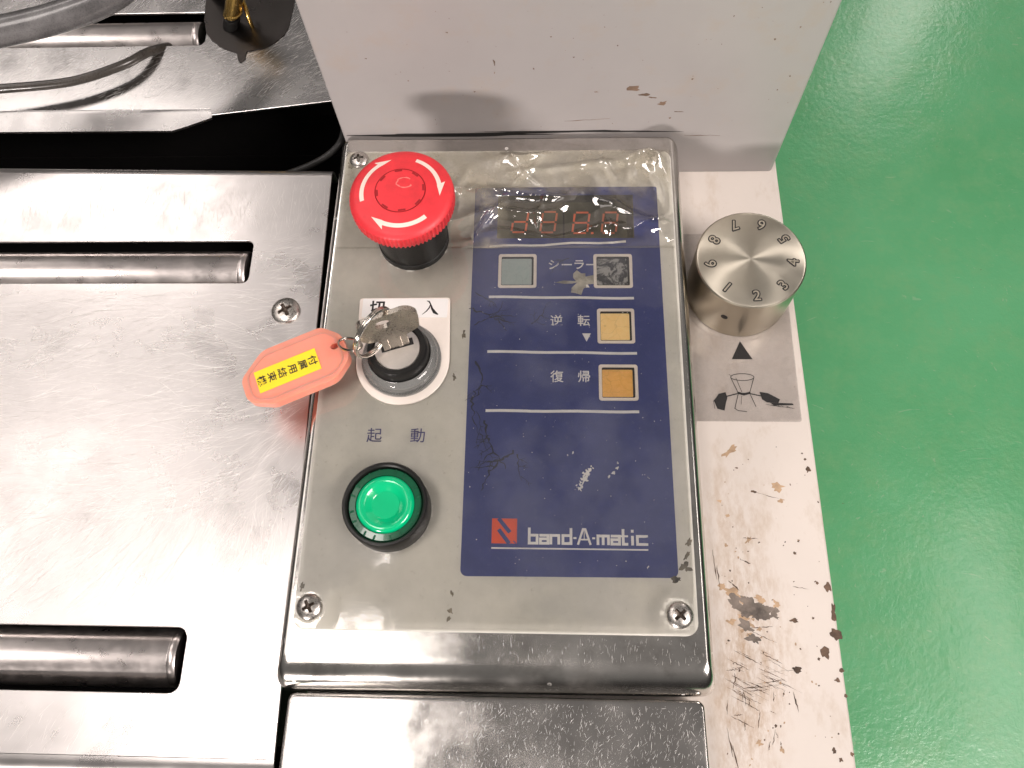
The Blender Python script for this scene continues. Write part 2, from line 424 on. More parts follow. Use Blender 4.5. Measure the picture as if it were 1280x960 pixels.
M['film2'] = thin_film('yellowed_cover_film', (0.985, 0.975, 0.945), (0.50, 0.45, 0.35), 0.12, 0.62, 0.06, 0.05, 0.06, 0.16, 0.3, thr=(0.38, 0.62), dirty_top=True)
M['tape'] = thin_film('clear_tape', (1.0, 1.0, 1.0), (0.80, 0.72, 0.67), 0.08, 0.3, 0.06, 0.12, 0.01, 0.5)
M['clearcap'] = None
n = NT('smoky_clear_plastic')
n.set(Color=(0.62, 0.62, 0.60), Roughness=0.06, Transmission_Weight=0.75, IOR=1.45); M['clearcap'] = n.m
n = NT('pink_translucent_plastic')
n.set(Color=n.mix(n.noise(0.08, 3), (0.88, 0.27, 0.18), (0.92, 0.34, 0.25)), Roughness=0.35, Subsurface_Weight=0.6, Subsurface_Radius=(0.004, 0.002, 0.001), Subsurface_Scale=1.0,
      Normal=n.bump(n.noise(0.25, 2), 0.03)); M['tag'] = n.m
n = NT('lit_green_lens')
n.set(Color=(0.0, 0.42, 0.17), Roughness=0.16, Emission_Color=(0.0, 0.62, 0.26), Emission_Strength=0.17, Coat_Weight=0.6); M['lens'] = n.m
n = NT('green_lens_rim')
n.set(Color=(0.005, 0.09, 0.04), Roughness=0.2, Coat_Weight=0.5); M['lensrim'] = n.m
n = NT('display_window')
n.set(Color=n.mix(n.noise(0.1, 4), (0.045, 0.042, 0.03), (0.075, 0.07, 0.05)), Roughness=0.3); M['display'] = n.m
n = NT('led_segment')
n.set(Color=(0.45, 0.10, 0.05), Roughness=0.4, Emission_Color=(0.9, 0.16, 0.06), Emission_Strength=0.20); M['led'] = n.m
n = NT('led_segment_faint')
n.set(Color=(0.28, 0.10, 0.06), Roughness=0.4, Emission_Color=(0.9, 0.16, 0.06), Emission_Strength=0.16); M['led2'] = n.m
def pad(name, c0, c1, sc_=0.5, ra=.3, rb=.7):
    n = NT(name)
    ck = n.ramp(n.voro(0.16, n.warp(0.2, 6), 'DISTANCE_TO_EDGE'), 0.0, 0.02, (1,1,1), (0,0,0))
    c = n.mix(n.ramp(n.noise(sc_, 5, 0.7, None, 1.0), ra, rb), c0, c1); c = n.mix(n.math('MULTIPLY', ck, 0.35), c, tuple(q*0.45 for q in c0))
    n.set(Color=c, Roughness=0.4, Normal=n.bump(n.noise(0.5, 4), 0.05)); return n.m
M['padA'] = pad('pale_key_pad', (0.36, 0.44, 0.43), (0.45, 0.50, 0.48))
M['padB'] = pad('torn_key_pad', (0.01, 0.011, 0.013), (0.36, 0.35, 0.335), 0.24, .46, .56)
M['padC'] = pad('cream_yellow_pad', (0.93, 0.66, 0.28), (0.97, 0.74, 0.37), 0.3)
M['padD'] = pad('amber_pad', (0.80, 0.45, 0.10), (0.90, 0.54, 0.16), 0.3)

def scratches(parent, x0, y0, x1, y1, z, count, angf, lmin, lmax, wmax, ok=lambda x_, y_: True, seed=1):
    R_ = random.Random(seed); vs = []; fs = []
    for k in range(count):
        x_ = R_.uniform(x0, x1); y_ = R_.uniform(y0, y1); L_ = lmin+(lmax-lmin)*R_.random()**2.5
        a = angf(x_, y_, R_); cv = R_.uniform(-.5, .5)/max(25, L_); wd = wmax*(.25+.75*R_.random()**2); n_ = 5; row = []; good = True
        px, py = x_, y_; tl = R_.uniform(-.25, .25)
        for i in range(n_+1):
            if not ok(px, py): good = False
            q = wd*math.sin(PI*(.06+.88*i/n_))/2; nx, ny = -math.sin(a), math.cos(a)
            row += [(px+nx*q, py+ny*q, z+tl*q), (px-nx*q, py-ny*q, z-tl*q)]
            px += L_/n_*math.cos(a); py += L_/n_*math.sin(a); a += cv*L_/n_
        if not good: continue
        b0_ = len(vs); vs += row
        fs += [(b0_+2*i, b0_+2*i+1, b0_+2*i+3, b0_+2*i+2) for i in range(n_)]
    mb = MB(); mb.add(vs, fs); return mb.build('fine_scratches', M['glint'], parent, kind='stuff')
# ------------------------------------------------------------------ setting: floor
b = MB(); b.add([(-6000,-5000,-900),(7000,-5000,-900),(7000,9000,-900),(-6000,9000,-900)], [(0,1,2,3)])
tag(b.build('floor', M['floor']), 'glossy green painted epoxy floor far below the machine', kind='structure')

# ------------------------------------------------------------------ machine body
body = empty('banding_machine', (176, 60, -900), 'cream painted machine body with rust chips under the steel parts', 'machine body')
b = MB(); b.prism(rpoly([(-1,-120),(205.5,-120),(200.2,216.4),(200.2,330),(-1,330)], 1.2, 3), -900, -30.5)
b.build('body_casing', M['base'], body, smooth=40, bevel=0.8)
def blob(mb, x, y, r, z, el=1.0, ang=0.0, jag=0.35, n=18, seed=0):
    pts = []
    for k in range(n):
        a = 2*PI*k/n
        q = r*(1+jag*2*(noise.noise(Vector((math.cos(a)*1.7+seed*3.1, math.sin(a)*1.7, seed*1.3)))))
        q *= 1+jag*0.5*(rnd.random()-0.5)
        px, py = q*math.cos(a)*el, q*math.sin(a)
        pts.append((x+px*math.cos(ang)-py*math.sin(ang), y+px*math.sin(ang)+py*math.cos(ang)))
    mb.prism(pts, z, z+0.04)
chips = MB(); greys = MB(); stains = MB(); Z = -30.5
for i, (x_, y_, r_, el, an) in enumerate([(201.6,22,1.6,1,0),(202.6,4,2.0,1.1,1.5),(197.6,-2.5,1.7,1.2,1.3),(202.4,12,.9,4.2,1.5),(197.5,23.5,.6,1,0),(199,69.5,.9,1.3,1.4),(198.2,74,.5,1,0),
        (203,-9,.8,1,0),(201,-12.5,.8,1.2,0),(186.6,-9,1.1,1.5,-.2),(203.5,-18,.6,1,0),(197,-37,.8,1,0),(199,-40,.7,1,0),(203.3,-38,.7,1,0),(194.5,10,.5,1,0),(187,9,.8,2,.1),
        (190,35,.6,1,0),(176.5,-29,.5,1,0),(192,40,.5,1,0),(176,60,.6,1.6,0),(195,-5,.5,1,0),(201.5,56,.4,1,0)]):
    blob(chips, x_, y_, r_, Z+0.01, el, an, seed=i)
for k in range(26):
    blob(stains, 171.5+rnd.gauss(0, 4.6), 12.0+rnd.gauss(0, 4.2), rnd.uniform(.3, 1.3), Z+0.008+.0003*k, rnd.uniform(1, 2.4), rnd.uniform(-.9,.3), 0.6, 14, 141+k)
    blob(greys, 172.0+rnd.gauss(0, 3.0), 13.8+rnd.gauss(0, 2.2), rnd.uniform(.5, 2.2), Z+0.02+.0004*k, rnd.uniform(1, 1.7), -.25+rnd.uniform(-.6,.6), 0.5, 20, 41+k)
blob(greys, 168.5, 6.5, 2.0, Z+0.03, 1.5, -.6, 0.6, 20, 42); blob(greys, 171.0, 2.0, 1.6, Z+0.02, 1.6, -.7, 0.6, 20, 43)
blob(greys, 179, 10.6, 1.0, Z+0.025, 2.5, -.2, 0.6, 16, 44); blob(greys, 166, 17.0, 1.0, Z+0.025, 2.0, -.5, 0.5, 16, 45)
def scratch(mb, x0, y0, x1, y1, w0, z, n=7, jit=0.35):
    pts = []; ws = []
    for k in range(n+1):
        t = k/n; pts.append((x0+(x1-x0)*t+(rnd.random()-.5)*jit, y0+(y1-y0)*t+(rnd.random()-.5)*jit)); ws.append(w0*(0.15+rnd.random())*math.sin(PI*(0.08+0.84*t)))
    mb.ribbon(pts, ws, z, 0.03)
for k in range(52):
    x0 = rnd.uniform(159, 176); y0 = rnd.uniform(-24, 8) if k % 3 else rnd.uniform(-16, -5)
    L_ = rnd.uniform(2.5, 17)*(0.6 if k % 2 else 1); a = rnd.choice([-0.45, -0.4, -0.5, 0.12])+rnd.uniform(-.07, .07)
    scratch(chips, x0, y0-2, x0+L_*math.cos(a), y0-2+L_*math.sin(a), rnd.uniform(.08, .42), Z+0.012+0.0004*k, 14, .28)
for k in range(14):
    x0 = rnd.uniform(158, 184); y0 = rnd.uniform(-40, -15); scratch(chips, x0, y0, x0+rnd.uniform(-.5, 1.5), y0+rnd.uniform(2, 6), .35, Z+0.055+0.0006*k)
for x0, y0, x1, y1, ww in [(157.6,36,158.3,24,.6),(158.8,30,159.6,20,.5),(188,22,194,21,.4),(184,-17,185.5,-24,.5),(160,-36,162,-46,.7),(158.5,-30,160,-40,.5),(170,41,176,40.6,.4),(168,32.5,172,30.6,.8),(163,24,167,20,.7),(176,60,186,57,.25)]:
    scratch(chips, x0, y0, x1, y1, ww, Z+0.066)
for k in range(70):
    x0 = rnd.uniform(158, 200); y0 = rnd.uniform(-45, 80); blob(chips if k % 3 else stains, x0, y0, rnd.uniform(.1, .38), Z+0.016, rnd.uniform(1,1.8), rnd.random()*3, seed=60+k, n=8)
for x0, y0, r_, el in [(186,62,1.8,1.3),(187,56.5,1.0,1.2),(167,77,1.4,2.6),(162,56,.7,1),(164.5,50,.6,1.5),(172,40,.9,2),(181,15,1.4,1),(160.5,22,1.0,1.5),(170,-35,.9,1.2),(178,-37,.9,1.0),(163,38,.6,1)]:
    blob(stains, x0, y0, r_, Z+0.008, el, rnd.random(), 0.6, 16, int(x0+y0))
chips.build('paint_chips', M['chip'], body, kind='stuff')
greys.build('worn_patch', M['chipgrey'], body, label='large grey worn patch in the cream paint')
stains.build('rust_stains', M['stain'], body, kind='stuff')

# cabinet (upright head behind the panel)
cab = empty('machine_cabinet', (98, 270, -30), 'upright grey white painted metal cabinet wall behind the control panel', 'cabinet')
b = MB(); b.prism(rpoly([(-2.5,216.7),(198,216.7),(198,330),(-2.5,330)], [1.0,2.2,3,3], 4), -30.2, 170)
b.build('cabinet_casing', M['cabinet'], cab, smooth=40)
b = MB(); YW = 216.7
rw = Matrix(((1,0,0,0),(0,0,-1,YW),(0,1,0,0),(0,0,0,1)))   # x,y on the wall -> x,z
wchip = MB()
for k, (x_, z_, r_, el) in enumerate([(69,38,.9,.25),(126,28,1.4,2.4),(131,24,.9,2.2),(139.5,18.5,1.5,1.5),(135,22,.6,3),(147,13,.35,5),(85,40,.45,1),(60,27,.4,1),(101,46,.4,1),(52,60,.4,1),(150,33,.5,1),(178,54,.5,1),(189,34,.7,.6),(186,26,.4,1),(193.5,72,.5,.4),(186,60,.4,1),(118,52,.4,1),(33,34,.4,1),(18,47,.4,1),(160,66,.4,1),(111,26,.3,3),(144,9,.5,1),(92,57,.4,1)]):
    blob(wchip, x_, z_, r_*.8, 0.02, el, rnd.uniform(-.3,.3), 0.6, 12, 200+k)
for k in range(60):
    blob(wchip, rnd.uniform(0,196), rnd.uniform(-2,76), rnd.uniform(.08,.2), 0.03, 1, 0, seed=300+k, n=7)
scratch(wchip, 98, 7.5, 118, 9.0, .35, .04); scratch(wchip, 152, -3, 168, -3.2, .4, .05); scratch(wchip, 69.5, 42, 69.0, 45.5, .7, .05)
wchip.v = [rw @ p for p in wchip.v]
wchip.build('paint_specks', M['dirtspeck'], cab, kind='stuff')
footln = MB()
blob(footln, 50, -1, 1.1, .012, 40, 0, .3, 40, 9); blob(footln, 100, .4, .8, .02, 50, 0, .4, 60, 12)
footln.v = [rw @ p for p in footln.v]; footln.build('dark_foot_line', M['blackrub'], cab)  # dark line along the foot of the wall

# ------------------------------------------------------------------ conveyor table (left)
tab = empty('conveyor_table', (-150, 90, -60), 'bright brushed stainless steel table top left of the control panel with two roller slots', 'table')
TZ = -10.0
outer = [(-8.4,201.5),(-420,209.5),(-420,-43.5),(-4.5,-43.5)]
slot1 = rrect(-405,146,-40,167.2,3); slot2 = rrect(-405,-22.2,-42.6,.9,4)
b = MB(); sheet(b, outer, [slot1, slot2], TZ-1.5, TZ)
b.build('table_top', M['table'], tab, bevel=0.25)
def okt(x_, y_):
    if x_ > -8.6+(201.5-y_)*.0155 or y_ > 200 or y_ < -43: return False
    return not (x_ < -37 and (143 < y_ < 170 or -25 < y_ < 4))
def angt(x_, y_, R_):
    base = 1.5+.35*noise.noise(Vector((x_*.02, y_*.02, 0))) if y_ > 168 else (.25+1.1*noise.noise(Vector((x_*.008, y_*.008, 4)))+(.75 if y_ < 40 else 0)+.004*(x_+100))
    return base+R_.gauss(0, .22)
scratches(tab, -190, -44, -4, 202, TZ+.02, 12000, angt, 1.5, 30, .14, okt, 3)
def bend(mb, xa, ya, xb, yb, r, drop, sgn, z=TZ, th=1.2):
    """rolled-down edge along the line a-b"""
    prof = [(0,0)]+[(r*math.sin(t), -r*(1-math.cos(t))) for t in [PI/2*k/10 for k in range(1,11)]]+[(r,-drop)]
    prof += [(r-th,-drop)]+[((r-th)*math.sin(t)*1.0, -r+ (r-th)*math.cos(t)) for t in [PI/2*k/10 for k in range(10,-1,-1)]]
    mb.loft([[(xa, ya+sgn*p[0], z+p[1]) for p in prof], [(xb, yb+sgn*p[0], z+p[1]) for p in prof]])
b = MB(); bend(b, -420, 209.52, -8.4, 201.52, 4.5, 26, 1); b.build('rear_edge', M['table'], tab, smooth=50)
b = MB(); bend(b, -420, -43.52, -4.5, -43.52, 8, 26, -1); b.build('front_edge', M['table'], tab, smooth=50)
def roller(xc, yc, zc, r, parent, L_=330, cap=1.2):
    Mx = Matrix.Translation((xc, yc, zc)) @ Matrix.Rotation(-PI/2, 4, 'Y')
    b = MB(); b.lathe([(0.01,0),(r-1.6,0),(r-.5,.35),(r,1.2),(r,3.0),(r-.12,3.2),(r-.12,3.5),(r,3.7),(r,L_),(0.01,L_)], 64, (0,0,0), Mx)
    return b.build('roller', M['roller'], parent, smooth=35)
roller(-42.3, 154.9, -20.8, 11.3, tab); roller(-45.8, -9.3, -21.2, 11.0, tab)
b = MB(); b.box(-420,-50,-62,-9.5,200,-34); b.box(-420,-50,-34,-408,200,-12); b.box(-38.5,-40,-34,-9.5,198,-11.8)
b.build('slot_darkener', M['void'], tab)  # black boxes added under the table to keep slots and gap dark
# screw with cross recess
def screw(parent, x, y, z, r, h, ang):
    n_ = 144; K = 40; vs = []; T_ = []
    for k in range(K+1):
        rr = r*k/K
        for i in range(n_):
            a = 2*PI*i/n_; px, py = rr*math.cos(a), rr*math.sin(a); q = rr/r
            zz = h*math.sqrt(max(0, 1-(q*.95)**2))
            u = px*math.cos(ang)+py*math.sin(ang); v_ = -px*math.sin(ang)+py*math.cos(ang)
            arm = 0.50*r; wd = 0.10*r
            f_ = lambda p_, o_: max(abs(p_)-arm, abs(o_)-wd*(1+1.1*max(0, 1-abs(p_)/(.42*arm))))
            t = max(0, min(1, .5-min(f_(u, v_), f_(v_, u))/(0.05*r))); dep = h*(.95-.55*min(1, q/.5))
            vs.append((x+px, y+py, z+zz-t*max(0.15*h, dep))); T_.append(t)
    head = MB(); rec = MB(); hf = []; rf = []
    for k in range(K):
        for i in range(n_):
            j = (i+1) % n_; f = (k*n_+i, k*n_+j, (k+1)*n_+j, (k+1)*n_+i)
            (rf if sum(T_[q_] for q_ in f) > 2.2 else hf).append(f)
    base = len(vs); lo = [(x+r*math.cos(2*PI*i/n_), y+r*math.sin(2*PI*i/n_), z) for i in range(n_)]
    hf += [(K*n_+i, K*n_+(i+1) % n_, base+(i+1) % n_, base+i) for i in range(n_)]
    head.add(vs+lo, hf); o = head.build('screw', M['screw'], parent, smooth=35)
    used = sorted({q_ for f in rf for q_ in f}); mp = {q_: i for i, q_ in enumerate(used)}
    rec.add([vs[q_] for q_ in used], [tuple(mp[q_] for q_ in f) for f in rf]); rec.build('cross_recess', M['recess'], o)
screw(tab, -21.4, 132.3, TZ, 6.1, 2.2, 0.55)

# rear table
rt = empty('rear_table', (-150, 330, -60), 'scratched stainless steel rear table beyond the black gap with a cut off corner', 'table')
RZ = -20.0
b = MB(); sheet(b, [(-16,252.5),(-75,244.7),(-76.5,248.5),(-420,248.5),(-420,520),(-16,520)], [rrect(-405,289,-86,311,3)], RZ-1.5, RZ); b.build('table_top', M['back'], rt, bevel=.25)
scratches(rt, -200, 250, -18, 335, RZ+.02, 3500, lambda x_, y_, R_: .75+.5*noise.noise(Vector((x_*.02, y_*.02, 4)))+R_.gauss(0, .18), 1.5, 10, .15, lambda x_, y_: not (x_ < -83 and 287 < y_ < 313) and y_ > 254, 5)
b = MB()
b.loft([[(x_,248.48,RZ),(x_,247.7,RZ-.1),(x_,246.8,RZ-.45),(x_,y1_,z1_),(x_,y1_-.3,z1_-1.0),(x_,y1_+.6,z1_-1.4),(x_,247.0,RZ-1.9),(x_,248.48,RZ-1.5)] for x_, y1_, z1_ in ((-420,238.6,RZ-2.6),(-95,237.6,RZ-2.6),(-88,239.8,RZ-2.2),(-75.4,244.2,RZ-1.2))])
b.build('front_edge', M['back'], rt, smooth=40)
roller(-90, 299.5, RZ-9.4, 10.2, rt)
b = MB(); b.box(-420,262,-75,-10,520,-42); b.build('slot_darkener', M['void'], rt)  # same darkening box under the rear roller slot
# channel between tables
ch = empty('band_channel', (-150, 225, -100), 'black recessed channel running between the two steel tables', 'channel')
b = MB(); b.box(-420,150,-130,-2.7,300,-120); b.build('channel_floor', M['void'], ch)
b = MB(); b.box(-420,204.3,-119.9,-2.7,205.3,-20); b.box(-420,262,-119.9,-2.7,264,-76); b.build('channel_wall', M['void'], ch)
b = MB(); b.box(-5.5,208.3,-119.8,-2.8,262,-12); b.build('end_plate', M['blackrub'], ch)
b = MB()
pa = smooth_path([(-34,207,-17),(-22,210,-14.5),(-12,214.5,-12),(-6,221,-10),(-5,232,-10)], 8)
b.tube([tuple(p) for p in pa], 1.6, 10); b.build('band_guide', M['black'], ch, smooth=60)

# hoses, fitting
b = MB(); b.tube(smooth_path([(-230,226,34),(-190,236,33),(-158,247.5,31),(-128,258,30),(-104,270,31),(-90,286,36),(-84,310,44)], 8), 6.6, 24)
tag(b.build('air_hose', M['hose'], None, 60, (-150,250,30)), 'thick grey hose crossing the upper left corner of the steel table', 'hose')
b = MB(); b.tube(smooth_path([(-230,246,-6),(-200,251,-8),(-176,254,-10),(-145,259.5,-12),(-122,270,-13),(-112,281,-16),(-106,292,-24),(-104,300,-34)], 8), 2.3, 16)
tag(b.build('thin_hose', M['hose2'], None, 60, (-150,260,-12)), 'thin dark smoky hose arching over the rear table below the thick hose', 'hose')
SH = Matrix(((1,0,.46,-RZ*.46),(0,1,0,0),(0,0,1,0),(0,0,0,1)))
ft = empty('brass_fitting', (-74, 309, RZ), 'small brass fitting with black base standing on a painted dark reflection at the top edge', 'fitting')
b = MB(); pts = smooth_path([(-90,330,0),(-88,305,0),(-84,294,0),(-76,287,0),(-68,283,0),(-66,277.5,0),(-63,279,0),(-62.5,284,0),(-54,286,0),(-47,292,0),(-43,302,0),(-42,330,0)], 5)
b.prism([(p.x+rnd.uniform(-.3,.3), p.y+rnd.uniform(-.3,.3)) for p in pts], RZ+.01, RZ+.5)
drefl = b.build('dark_reflection_patch', steel('dark_reflection_steel', (0.10,0.09,0.085), 0.3, 0.01, angs=(0.8,0.5,1.1)), ft)  # flat dark patch drawn in place of a reflection in the rear table
b = MB(); b.lathe([(4.4,0.5),(4.4,6),(4.0,6.4),(3.6,6.4),(3.6,8.4)], 32, (-73.5,301,RZ), SH); b.build('collar', M['black'], ft, smooth=40)
b = MB(); b.lathe([(4.6,8.4),(5.0,8.8),(5.0,10),(4.5,10.4),(4.5,24),(4.9,24.4),(4.9,30),(3,30)], 32, (-73.5,301,RZ), SH); b.build('brass_barrel', M['brass'], ft, smooth=40)
b = MB(); b.tube([(-62,300,RZ+.5),(-62,300,RZ+6),(-63,304,RZ+10),(-66,310,RZ+12)], 1.1, 10); b.build('spring_wire', M['brass'], ft, smooth=60)
b = MB(); b.lathe([(3.4,0.0),(3.4,22),(3,23)], 24, (-84.5,322,RZ)); b.build('post', M['black'], ft, smooth=40)

# lower steel cover
ap = MB(); ap.loft([[(p[0],p[1],z) for p in rpoly([(-2.2+i,-21-i),(147.2-i,-21-i),(148.6-i,-75),(-3.4+i,-75)][::-1], 2.5, 4)] for i, z in ((0,-60),(0,TZ-1.2),(.1,TZ-.7),(.35,TZ-.35),(.7,TZ-.1),(1.1,TZ),(2.2,TZ))])
LC = empty('lower_cover', (72,-48,-60), 'scratched mirror bright steel cover below the front edge of the control panel', 'cover')
ap.build('cover_body', M['apron'], LC, 50)

scratches(LC, -1, -74, 146, -23, TZ+.02, 5200, lambda x_, y_, R_: (2.15 if x_ < 40 else 1.35)+R_.gauss(0, .4), .2, 2.6, .10, lambda x_, y_: -1 < x_ < 146 and -74 < y_ < -23, 8)
# ------------------------------------------------------------------ control panel
cp = empty('control_panel', (73, 100, -30), 'grey and blue control panel with display and square keys in a rounded steel housing', 'control panel')
def hring(fr, sd, z, out=0):
    # fr: inset at front, sd: inset at sides/back
    x0b, x1b, x0t, x1t = -6.4+sd, 151.2-sd, -4.3+sd, 149.8-sd
    y0, y1 = -20.6+fr, 216.3-sd*.6
    pts = rpoly([(x1t,y1),(x0t,y1),(x0b,y0+.2),(x1b,y0+1.0)], [max(.5,5-sd*.6)]*2+[max(.5,4.5-sd*.6)]*2, 6)
    return [(p[0],p[1],z) for p in pts]
rings = [hring(0,0,-30.3), hring(0,0,-12)]
for k in range(1, 15):
    t = PI/2*k/14; rings.append(hring(11.5*(1-math.cos(t)), 4.4*(1-math.cos(t)), -12+11.4*math.sin(t)))
rings.append(hring(12.1, 5.0, -.6))
b = MB(); b.loft(rings); b.build('housing', M['box'], cp, smooth=40)
b = MB(); b.prism(rpoly([(144.9,206.2),(.0,207),(-.3,.1),(144.9,.1)], 4.5, 6), -.59, 0)
b.build('face_sheet', M['face'], cp)
scratches(cp, -4, -10, 149, -.6, -.57, 420, lambda x_, y_, R_: 1.57+R_.gauss(0, .10), .2, 3.0, .08, lambda x_, y_: -4 < x_ < 148 and -10 < y_ < -.6, 9)
b = MB(); b.prism(rpoly([(138,187.5),(59.2,187.5),(59.6,19.8),(138.8,20.2)], [1,1,2.4,2.4], 5), 0.004, 0.05); b.build('blue_field', M['blue'], cp)
zP = 0.06
def rule(xa, ya, xb, yb, wd=1.15, wob=0.12):
    b = MB(); b.ribbon([(xa+(xb-xa)*k/10, ya+(yb-ya)*k/10+wob*math.sin(k*1.3)) for k in range(11)], wd, zP, .04); b.build('white_rule', M['white'], cp)
rule(66.3,157.8,124,160,1.0,.35); rule(66.7,133.9,126.5,133.2); rule(66.8,109.2,126.9,108.5); rule(66.9,83.9,126.9,83.7)
def label(txts, mat, size, name='caption', sx=1, w_=0.0, z=zP, lab=None):
    b = MB()
    for t, x_, y_ in txts: put_text(b, t, size, x_, y_, z+.02, 0, w_, sx)
    return b.build(name, mat, cp, label=lab)
label([('シ',93.6,149),('ー',99.0,149),('ラ',104.2,149),('ー',109.2,149)], M['white'], 5.2, w_=0.06, lab='white lettering シーラー')
label([('逆',94.7,123.1),('転',105.8,123.1)], M['white'], 5.3, w_=0.05, lab='white lettering 逆転')
label([('復',94.9,98.5),('帰',105.6,98.5)], M['white'], 5.3, w_=0.05, lab='white lettering 復帰')
label([('起',23.7,73.5),('動',40.7,73.5)], M['blueink'], 6.2, w_=0.03, lab='blue lettering 起動')
b = MB(); b.prism([(105.1,117.3),(108.6,117.3),(106.85,113.6)], zP, zP+.04); b.build('down_triangle', M['white'], cp)
b = MB(); b.prism([(104.8,138.2),(108.4,138.2),(106.6,141.8)], zP, zP+.04); b.build('up_triangle', M['white'], cp)
# logo
b = MB(); b.box(70.7,31.9,zP,80.1,41.2,zP+.04); lg = b.build('logo_square', M['orangelogo'], cp)
b = MB()
def diag(u0, v0, u1, v1, wd, z):
    P0 = (70.7+9.4*u0, 41.2-9.3*v0); P1 = (70.7+9.4*u1, 41.2-9.3*v1); b.ribbon([P0, P1], wd, z, .03)
diag(.26,-.0,.72,.56,1.5,zP+.05); diag(.27,.44,.70,1.0,1.5,zP+.052); diag(.86,.90,.98,1.0,.35,zP+.05)
b.build('logo_cut', M['blue'], lg)
b = MB(); u = .053; X0 = 84.3-340*u; Yb = 31.75; K = [0]
def st(pts, wd=1.0):
    K[0] += 1; b.ribbon([(X0+p[0]*u, Yb+p[1]*.0535) for p in pts], wd, zP+.0008*K[0], .04)
h_ = 70; o_ = 7.5
st([(347,115),(347,o_),(402,o_),(402,h_-o_),(355,h_-o_)])                             # b
st([(418,h_-o_),(478,h_-o_),(478,o_),(425,o_),(425,38),(470,38)])                      # a
st([(498,0),(498,h_-o_),(553,h_-o_),(553,0)])                                          # n
st([(638,115),(638,o_),(582,o_),(582,h_-o_),(630,h_-o_)])                              # d
st([(655,46),(676,46)], .7)
st([(686,0),(722,108),(738,108),(774,0)], .8); st([(706,36),(757,36)], .55); st([(730,100),(730,40)], .25)
st([(786,46),(806,46)], .7)
st([(825,0),(825,h_-o_),(898,h_-o_),(898,0)]); st([(861,h_-o_-8),(861,0)])             # m
st([(914,h_-o_),(974,h_-o_),(974,o_),(921,o_),(921,38),(966,38)])                      # a
st([(1000,112),(1000,o_),(1034,o_)]); st([(983,h_-o_),(1034,h_-o_)], .7)               # t
st([(1064,0),(1064,h_-4)]); st([(1064,88),(1064,108)])                                 # i
st([(1162,h_-o_-6),(1162,h_-o_),(1098,h_-o_),(1098,o_),(1162,o_),(1162,16)])           # c
b.build('logo_lettering', M['white'], cp, label='white lettering band-A-matic')
b = MB(); b.box(70.7,29.9,zP,128.3,30.45,zP+.04); b.build('logo_underline', M['white'], cp)
# display
b = MB(); b.box(69.3,161.8,zP,127.6,183.2,.12); dp = b.build('display', M['display'], cp)
b = MB(); b.box(69.3,179.6,.13,127.2,183.2,.17); b.build('display_bezel', M['ink'], dp)
b = MB(); b.box(97.4,162,.13,98.1,179.5,.18); b.build('display_divider', M['ink'], dp)
b = MB(); b.box(124.6,162,.13,127.2,179.5,.19); b.build('display_edge', M['ink'], dp)
def seg(x_, y_, which, mat, w_=6.4, hh=10.2):
    b = MB(); sl = 0.12; k = 0
    def pt(a, c_): return (x_+a*w_+sl*c_*hh, y_+c_*hh)
    S_ = {'a':((.08,1),(.92,1)),'b':((1,.94),(1,.55)),'c':((1,.45),(1,.06)),'d':((.08,0),(.92,0)),'e':((0,.45),(0,.06)),'f':((0,.94),(0,.55)),'g':((.08,.5),(.92,.5))}
    for q in which:
        if q == '.': b.box(x_+w_+1.6,y_-.5,.14,x_+w_+2.7,y_+.5,.19); continue
        p0, p1 = S_[q]; b.ribbon([pt(*p0), pt(*p1)], .85, .14+.002*k, .03); k += 1
    b.build('digit', mat, dp)
seg(75.4,164.8,'bcdeg',M['led'],6.0); seg(87.7,164.6,'abcdefg',M['led2'],6.0); seg(101.4,164.2,'abcdefg.',M['led'],6.3); seg(113.8,164.2,'abcdefg',M['led2'],6.0)
# square keys
def sqkey(x0, y0, x1, y1, mat, lab):
    o_ = rrect(x0,y0,x1,y1,1.1); i_ = rrect(x0+1.3,y0+1.3,x1-1.3,y1-1.3,.5)
    b = MB(); sheet(b, o_, [i_], zP, .42); fr = b.build('square_key', M['ivory'], cp, bevel=.15, label=lab)
    b = MB(); b.box(x0+1.2,y0+1.2,-.3,x1-1.2,y1-1.2,.07); b.build('key_recess', M['ink'], fr)
    b = MB(); b.prism(rrect(x0+1.4,y0+1.6,x1-2.1,y1-2.2,.4,2), .075, .2); b.build('key_pad', mat, fr, bevel=.1)
sqkey(70.3,137.9,86.4,154.0,M['padA'],'square key with a pale grey blue pad'); sqkey(110.1,137.8,126.3,153.9,M['padB'],'square key with a torn black pad')
sqkey(111.2,112.7,126.4,128.4,M['padC'],'square key with a cream yellow pad'); sqkey(111.4,88.2,126.9,103.6,M['padD'],'square key with an amber pad')
for x_, y_, a in ((5.3,8.0,.55),(138.5,7.2,.75),(6.5,202.3,.2),(135.5,201.6,.3)):
    screw(cp, x_, y_, 0.01, 4.7 if y_ < 50 else 4.3, 2.5, a)
